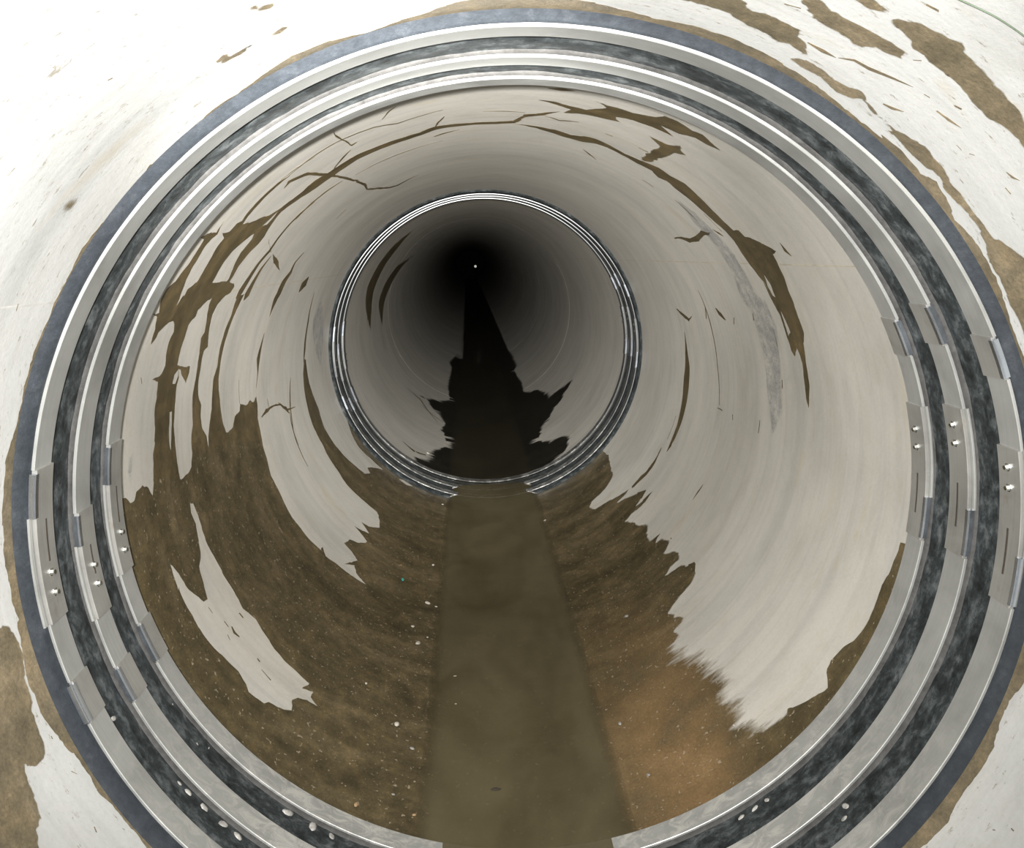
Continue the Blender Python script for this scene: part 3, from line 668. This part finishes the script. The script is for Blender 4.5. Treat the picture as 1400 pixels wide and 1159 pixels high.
tl = sweep('tail_lip', near_pt, [(1.800, 0.0125), (1.812, 0.011), (1.820, 0.004), (1.824, -0.004)], 0, 2*PI, M_LIP, None, False, 360, 60); localised(tl, seal)

def make_bolt(pt, t, ph, h, parent, m, r=0.0062, hh=0.008):
    p = pt(t, ph, h); q = pt(t, ph, h+0.01); nrm = (q-p).normalized()
    tx = (pt(t+0.005, ph, h)-p).normalized(); ty = nrm.cross(tx)
    verts = []; faces = []
    rings = [(r*1.45, 0.0), (r*1.45, hh*0.18), (r, hh*0.2), (r, hh*0.85), (r*0.8, hh), (0.0, hh)]
    for (rr, z) in rings[:-1]:
        for k in range(6):
            a = PI/3*k; verts.append(p+tx*(rr*cos(a))+ty*(rr*sin(a))+nrm*z)
    nR = len(rings)-1
    for i in range(nR-1):
        for k in range(6): faces.append((i*6+k, i*6+(k+1) % 6, (i+1)*6+(k+1) % 6, (i+1)*6+k))
    faces.append(tuple(range((nR-1)*6, nR*6)))
    return fix_normals(mesh_obj('bolt', verts, faces, m, parent, smooth=False))
def band(pt, tn, tf, joints, label, group, far=False):
    root = empty('retaining_band', tuple(pt((tn+tf)/2, 0, HT))); tag(root, label, 'steel band', group)
    ms = M_STEEL_SHADED if far else M_STEEL
    mp_ = M_STEEL_SHADED if far else M_PLATE
    Lj, Rj = joints['L'], joints['R']
    def part(*a, **k): return localised(sweep(*a, **k), root)
    # long arcs over the crown and under the invert
    hb = 0.0188
    up = part('band_segment', pt, rect(tn, tf, hb, HT), Rj[0], 2*PI+Lj[0], ms, None)
    dn = part('band_segment', pt, rect(tn, tf, hb, HT), Lj[3], Rj[3], ms, None)
    for side, jt in (('L', Lj), ('R', Rj)):
        sg = 1 if side == 'L' else -1             # direction of travel down the wall
        plate = (jt[0], jt[1]) if side == 'L' else (jt[2], jt[3])
        block = (jt[2], jt[3]) if side == 'L' else (jt[0], jt[1])
        part('bridge_segment', pt, rect(tn+0.001, tf-0.001, hb, HT-0.0006), jt[1], jt[2], ms, None)
        pl = part('splice_plate', pt, rect(tn+0.003, tf+0.003, hb, HT+0.0035), plate[0], plate[1], mp_, None)
        bl = part('end_block', pt, rect(tn+0.004, tf+0.004, hb, HT+0.0022), block[0], block[1], mp_, None)
        d = plate[1]-plate[0]
        # thick shim along the near edge of the block and at the outer end of the plate
        def sub(name, prof, p0, p1, m, par):
            o = sweep(name, pt, prof, p0, p1, m, None)
            o.parent = par; return o
        bd = block[1]-block[0]
        sub('shim', rect(tn-0.005, tn+0.011, hb, HT+0.0062, 0.003), block[0]+0.05*bd, block[1]-0.05*bd, M_BLUE, bl)
        if side == 'L': a0, a1 = plate[0]+0.02*d, plate[0]+0.30*d
        else: a0, a1 = plate[1]-0.33*d, plate[1]-0.02*d
        sub('shim', rect(tn-0.005, tn+0.010, hb, HT+0.0058, 0.003), a0, a1, M_BLUE, pl)
        # guide rail beside the plate
        if side == 'L': b0, b1 = plate[0]+0.30*d, plate[1]
        else: b0, b1 = plate[0], plate[1]-0.33*d
        sub('guide_rail', rect(tn-0.007, tn+0.001, hb-0.002, HT-0.004), b0, b1, ms, pl)
        tm = (tn+tf)/2+0.006
        for ph in jt[4]:
            bo = make_bolt(pt, tm, ph, HT+0.003, None, M_BOLT); bo.parent = pl
        if side == 'L': s0, s1_ = plate[0]+0.34*d, plate[0]+0.62*d
        else: s0, s1_ = plate[0]+0.52*d, plate[0]+0.82*d
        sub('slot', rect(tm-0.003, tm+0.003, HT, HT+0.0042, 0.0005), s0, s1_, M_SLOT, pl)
    return root
TN = [(1.429, 1.4926), (1.5916, 1.6581), (1.7453, 1.8076)]
LPX = [[(63, 638), (74, 847), (106, 922), (136, 975), [(70, 783), (76, 810)]],
       [(112, 696), (145, 837), (169, 901), (195, 947), [(128, 773), (135, 798)]],
       [(156, 604), (172, 780), (202, 842), (221, 897), [(165, 728), (171, 752)]]]
RPX = [[(1343, 459), (1358, 517), (1381, 612), (1385, 827), [(1375, 640), (1378, 668)]],
       [(1254, 416), (1280, 470), (1300, 556), (1305, 756), [(1300, 582), (1304, 607)]],
       [(1214, 436), (1229, 487), (1244, 554), (1246, 732), [(1247, 588), (1249, 612)]]]
LAB = ['wide steel retaining band nearest the viewer, next to the blue-grey rubber lip',
       'middle one of the three large steel retaining bands of the near seal',
       'innermost of the three large steel bands, edging the middle pipe section']
JALL = []
for i, (tn, tf) in enumerate(TN):
    tm = (tn+tf)/2
    js = {}
    for side, px in (('L', LPX[i]), ('R', RPX[i])):
        js[side] = [phi_of(*p, near_pt, tm, HT) for p in px[:4]] + [[phi_of(*p, near_pt, tm, HT+0.004) for p in px[4]]]
    JALL.append(js)
    band(near_pt, tn, tf, js, LAB[i], 'large retaining bands of the near seal')

# the far seal: same parts, seen small
FT = [(4.928, 4.990), (5.1027, 5.165), (5.2919, 5.354)]
fseal = empty('rubber_joint_seal', (DX, 4.88, DZ-1.0))
tag(fseal, 'small dark rubber sleeve of the far pipe joint, seen as a thin black ring', 'rubber seal', 'rubber joint seals')
localised(sweep('lip', far_pt, [(4.880, -0.004), (4.890, 0.007), (4.902, 0.0115), (4.93, 0.0120), (4.99, 0.0095)], 0, 2*PI, M_RUB, None, False, 300, 60), fseal)
localised(sweep('web', far_pt, gap(4.985, 5.10)+gap(5.16, 5.29), 0, 2*PI, M_RUB, None, False, 300, 80), fseal)
localised(sweep('tail_lip', far_pt, [(5.345, 0.0120), (5.37, 0.0115), (5.39, 0.004), (5.40, -0.004)], 0, 2*PI, M_RUB, None, False, 200, 60), fseal)
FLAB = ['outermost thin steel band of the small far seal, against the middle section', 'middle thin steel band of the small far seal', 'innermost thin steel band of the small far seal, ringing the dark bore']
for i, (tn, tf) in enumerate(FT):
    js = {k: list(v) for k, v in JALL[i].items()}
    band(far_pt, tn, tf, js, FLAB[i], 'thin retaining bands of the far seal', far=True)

# ------------------------------------------------------------------ water in the invert
def water(name, y0, y1, label, m, n):
    dep = []
    zw = DZ-cos(0.3105); hw = sin(0.3105)
    verts = []; faces = []; k = 12
    for i in range(n+1):
        y = y0+(y1-y0)*i/n
        c = NEARC if y < 1.60 else MIDC
        hwl = math.sqrt(max(0.0, 1-(zw-c[1])**2)) if c is NEARC else hw
        wl = hwl+0.006*mnoise.noise(Vector((y*2.2, 3.1, 0)))+0.003*mnoise.noise(Vector((y*9, 1.1, 0)))
        wr = hwl+0.006*mnoise.noise(Vector((y*2.2, 8.1, 0)))+0.003*mnoise.noise(Vector((y*9, 6.1, 0)))
        for j in range(k+1):
            x = -wl+(wl+wr)*(0.5-0.5*cos(PI*j/k)); verts.append((c[0]+x, y, zw+0.0045))
            dep.append(max(0.0, zw+0.0045-(c[1]-math.sqrt(max(0, 1-x*x)))))
    for i in range(n):
        for j in range(k): faces.append((i*(k+1)+j, i*(k+1)+j+1, (i+1)*(k+1)+j+1, (i+1)*(k+1)+j))
    o = mesh_obj(name, verts, faces, m); tag(o, label, 'water', kind='stuff')
    o.data.attributes.new('depth', 'FLOAT', 'POINT').data.foreach_set('value', dep); return o
water('water', -4.9, 5.14, 'shallow murky brown water running along the pipe bottom in front of the far seal', M_WATER, 120)
water('water', 5.14, 55.0, 'see-through water over silt painted dark for lost light, beyond the far seal', M_WATER_SHADED, 150)
ZW = DZ-cos(0.3105)+0.0045

# ------------------------------------------------------------------ pebbles, scraps, cable, lamp
def blob(name, p, nrm, size, m, seed, flat=0.55, el=1.5, spin=0.0, lift=0.3):
    bm = bmesh.new(); bmesh.ops.create_icosphere(bm, subdivisions=2, radius=1.0)
    nrm = nrm.normalized(); t = Vector((0, 1, 0)); t = (t-nrm*t.dot(nrm)).normalized(); b = nrm.cross(t)
    ca, sa = cos(spin), sin(spin); t, b = t*ca+b*sa, b*ca-t*sa
    for v in bm.verts:
        q = v.co*(1+0.28*mnoise.noise(v.co*1.4+Vector((seed*7.1, 0, 0))))
        v.co = t*q.x*size*el+b*q.y*size+nrm*q.z*size*flat
    me = bpy.data.meshes.new(name); bm.to_mesh(me); bm.free(); me.materials.append(m)
    me.polygons.foreach_set('use_smooth', [True]*len(me.polygons))
    o = bpy.data.objects.new(name, me); COL.objects.link(o); o.location = p+nrm*size*flat*lift; return o
PEB = [((584, 825), 5, 0, 'pale pebble left of the water, beside two tiny chips below the teal scrap'), ((596, 830), 2.5, 0, 'tiny pale chip right at the left water edge, beside the pale pebble'),
       ((564, 857), 4, 0, 'pale pebble on the left silt, above the flat whitish stone'), ((571, 880), 5.5, 0, 'flat whitish stone on the left silt near the water edge'),
       ((584, 872), 2.5, 0, 'small pale chip just above the flat whitish stone'), ((542, 991), 6, 0, 'largest pale stone on the lower left silt'), ((563, 1024), 4, 2, 'grey pebble below the largest pale stone on the left silt'),
       ((566, 1115), 3.5, 1, 'tan pebble beside the water at the lower left'), ((486, 1101), 5, 1, 'rusty tan stone by the inner band at the lower left'), ((537, 1087), 3, 2, 'small grey pebble between the two tan stones at lower left'),
       ((500, 935), 3, 0, 'small pale pebble in the dark silt on the far left'), ((857, 843), 4, 2, 'grey pebble on the right silt below the jagged silt edge'), ((848, 990), 4, 2, 'grey pebble on the orange sand right of the water'),
       ((887, 1060), 3.5, 2, 'dark grey pebble low on the orange sand'), ((1004, 992), 2.5, 0, 'white chip on the smeared silt near the right band'), ((592, 773), 3, 0, 'pale chip beside the water above the teal scrap'),
       ((548, 773), 2, 1, 'tiny tan chip just above the teal scrap'), ((605, 690), 2, 0, 'pale speck at the left water edge below the far seal'), ((745, 712), 2.5, 0, 'pale speck at the right water edge below the far seal'), ((585, 620), 3, 0, 'white speck on the dark silt just beyond the far seal')]
for i, (p, sz, mi, lab) in enumerate(PEB):
    ph, y = unproject(*p, MIDC); P = on_wall(ph, y, MIDC, 0.003); nrm = Vector((-sin(ph), 0, cos(ph)))
    dist = (P-CAM).length
    o = blob('pebble', P, nrm, 0.55*sz*dist/FPX, M_PEB[mi], i, spin=random.uniform(0, 3))
    tag(o, lab, 'pebble', 'loose pebbles in the silt')
def crumpled(name, px, py, size, m, label, cat, on_water=False):
    if on_water:
        d = rgt*((px-700)/FPX)+upv*((579.5-py)/FPX)+fwd; t = (ZW-CAM.z)/d.z; P = CAM+d*t; nrm = Vector((0, 0, 1))
    else:
        ph, y = unproject(px, py, MIDC); P = on_wall(ph, y, MIDC, 0.003); nrm = Vector((-sin(ph), 0, cos(ph)))
    bm = bmesh.new(); bmesh.ops.create_grid(bm, x_segments=6, y_segments=4, size=1)
    for v in bm.verts:
        x, y_ = v.co.x, v.co.y; wd = (1-abs(x)**2)*0.75+0.1
        v.co = Vector((x*size, y_*size*0.5*wd, size*(0.12+0.16*mnoise.noise(Vector((x*1.5, y_*1.5, size*99))))))
    r = bmesh.ops.extrude_face_region(bm, geom=bm.faces[:])
    for v in [g for g in r['geom'] if isinstance(g, bmesh.types.BMVert)]: v.co.z -= 0.0015
    bmesh.ops.recalc_face_normals(bm, faces=bm.faces)
    me = bpy.data.meshes.new(name); bm.to_mesh(me); bm.free(); me.materials.append(m)
    o = bpy.data.objects.new(name, me); COL.objects.link(o); o.location = P
    o.rotation_euler = nrm.to_track_quat('Z', 'Y').to_euler()
    return tag(o, label, cat)
crumpled('plastic_scrap', 550, 793, 0.016, M_TEAL, 'small teal plastic scrap on the left silt', 'scrap')
crumpled('dead_leaf', 678, 1079, 0.016, M_LEAF, 'small dark leaf floating on the water near the inner band', 'leaf', True)
crumpled('paper_fleck', 622, 924, 0.006, M_PEB[0], 'white fleck floating on the water by the left bank', 'scrap', True)
crumpled('paper_fleck', 623, 962, 0.004, M_PEB[0], 'tiny white fleck floating below the larger fleck on the water', 'scrap', True)
# thin cable lying on the wall at the top right
cp = unp(MM([(1080, -40), (1165, 0), (1260, 40), (1340, 90), (1420, 145), (1520, 230)]), NEARC)
cu = bpy.data.curves.new('cable', 'CURVE'); cu.dimensions = '3D'; cu.bevel_depth = 0.0009; cu.bevel_resolution = 3
sp = cu.splines.new('NURBS'); sp.points.add(len(cp)-1)
for q, (ph, y) in zip(sp.points, cp): q.co = (*on_wall(ph, y, NEARC, 0.004), 1)
sp.use_endpoint_u = True; sp.order_u = 4
tmp = bpy.data.objects.new('tmp', cu); COL.objects.link(tmp)
me = bpy.data.meshes.new_from_object(tmp.evaluated_get(bpy.context.evaluated_depsgraph_get())); bpy.data.objects.remove(tmp)
me.materials.clear(); me.materials.append(M_CABLE); me.name = 'thin_cable'
cab = bpy.data.objects.new('thin_cable', me); COL.objects.link(cab)
tag(cab, 'thin green cable on the pale wall in the upper right corner', 'cable')
# pale grout crumbs lying in the lower rubber grooves of the large seal
CR = [((400, 1100), 11), ((278, 1105), 9), ((290, 1090), 7), ((252, 1065), 5), ((262, 1078), 8), ((335, 1130), 9), ((310, 1120), 10), ((150, 985), 7), ((175, 1000), 5), ((430, 1125), 12), ((455, 1140), 9), ((1035, 1110), 8), ((1050, 1095), 7), ((1015, 1120), 7),
      ((1150, 1095), 8), ((1155, 1120), 7), ((272, 1015), 4), ((286, 1022), 4), ((238, 962), 4), ((300, 1050), 4)]
for i, (p, sz) in enumerate(CR):
    # nearest groove station to the pixel
    best = None
    for t in (1.515, 1.54, 1.565, 1.675, 1.70, 1.72):
        ph = phi_of(*p, near_pt, t, 0.013); q = near_pt(t, ph, 0.013)-CAM; z = q.dot(fwd)
        d = math.hypot(700+FPX*q.dot(rgt)/z-p[0], 579.5-FPX*q.dot(upv)/z-p[1])
        if best is None or d < best[0]: best = (d, t, ph)
    _, t, ph = best
    o = blob('grout_crumb', near_pt(t, ph, 0.0125), Vector((-sin(ph), 0, cos(ph))), 0.5*sz*1.9/FPX, M_CLUMP, i+40, 0.5, 1.6, random.uniform(0, 3))
    gv = 'outer' if t < 1.62 else 'inner'; sd_ = 'left' if ph < 0 else 'right'
    tag(o, 'pale grout crumb at the lower %s of the %s rubber groove of the large seal' % (sd_, gv), 'crumb', 'grout crumbs in the lower %s %s groove' % (sd_, gv))
# the distant lamp, a point of light deep in the bore
d = rgt*((650-700)/FPX)+upv*((579.5-364)/FPX)+fwd
LP = CAM+d*(21.5/d.y)
lamp = empty('distant_lamp', tuple(LP)); tag(lamp, 'tiny bright lamp deep inside the dark bore', 'lamp')
def lathe(name, prof, m, parent, n=16):
    verts = []; faces = []
    for k in range(n):
        a = 2*PI*k/n
        for (y, r) in prof: verts.append((r*cos(a), y, r*sin(a)))
    q = len(prof)
    for k in range(n):
        for i in range(q-1): faces.append((k*q+i, k*q+i+1, ((k+1) % n)*q+i+1, ((k+1) % n)*q+i))
    return fix_normals(mesh_obj(name, verts, faces, m, parent))
lathe('lens', [(-0.012, 0.0), (-0.010, 0.020), (0.0, 0.032), (0.005, 0.034)], M_GLOW, lamp)
lathe('housing', [(-0.004, 0.036), (-0.004, 0.042), (0.05, 0.038), (0.08, 0.02), (0.085, 0.0)], M_SLOT, lamp)
hk = LP.z-(DZ-0.98)
mesh_obj('stand_pole', [(sx*0.008, 0.04+sy*0.008, z) for z in (-0.03, -hk) for sx, sy in ((-1, -1), (1, -1), (1, 1), (-1, 1))],
         [(0, 1, 5, 4), (1, 2, 6, 5), (2, 3, 7, 6), (3, 0, 4, 7)], simple('black_pole', (0.0015, 0.0015, 0.0015), 0.9, Specular_IOR_Level=0.0), lamp, smooth=False)
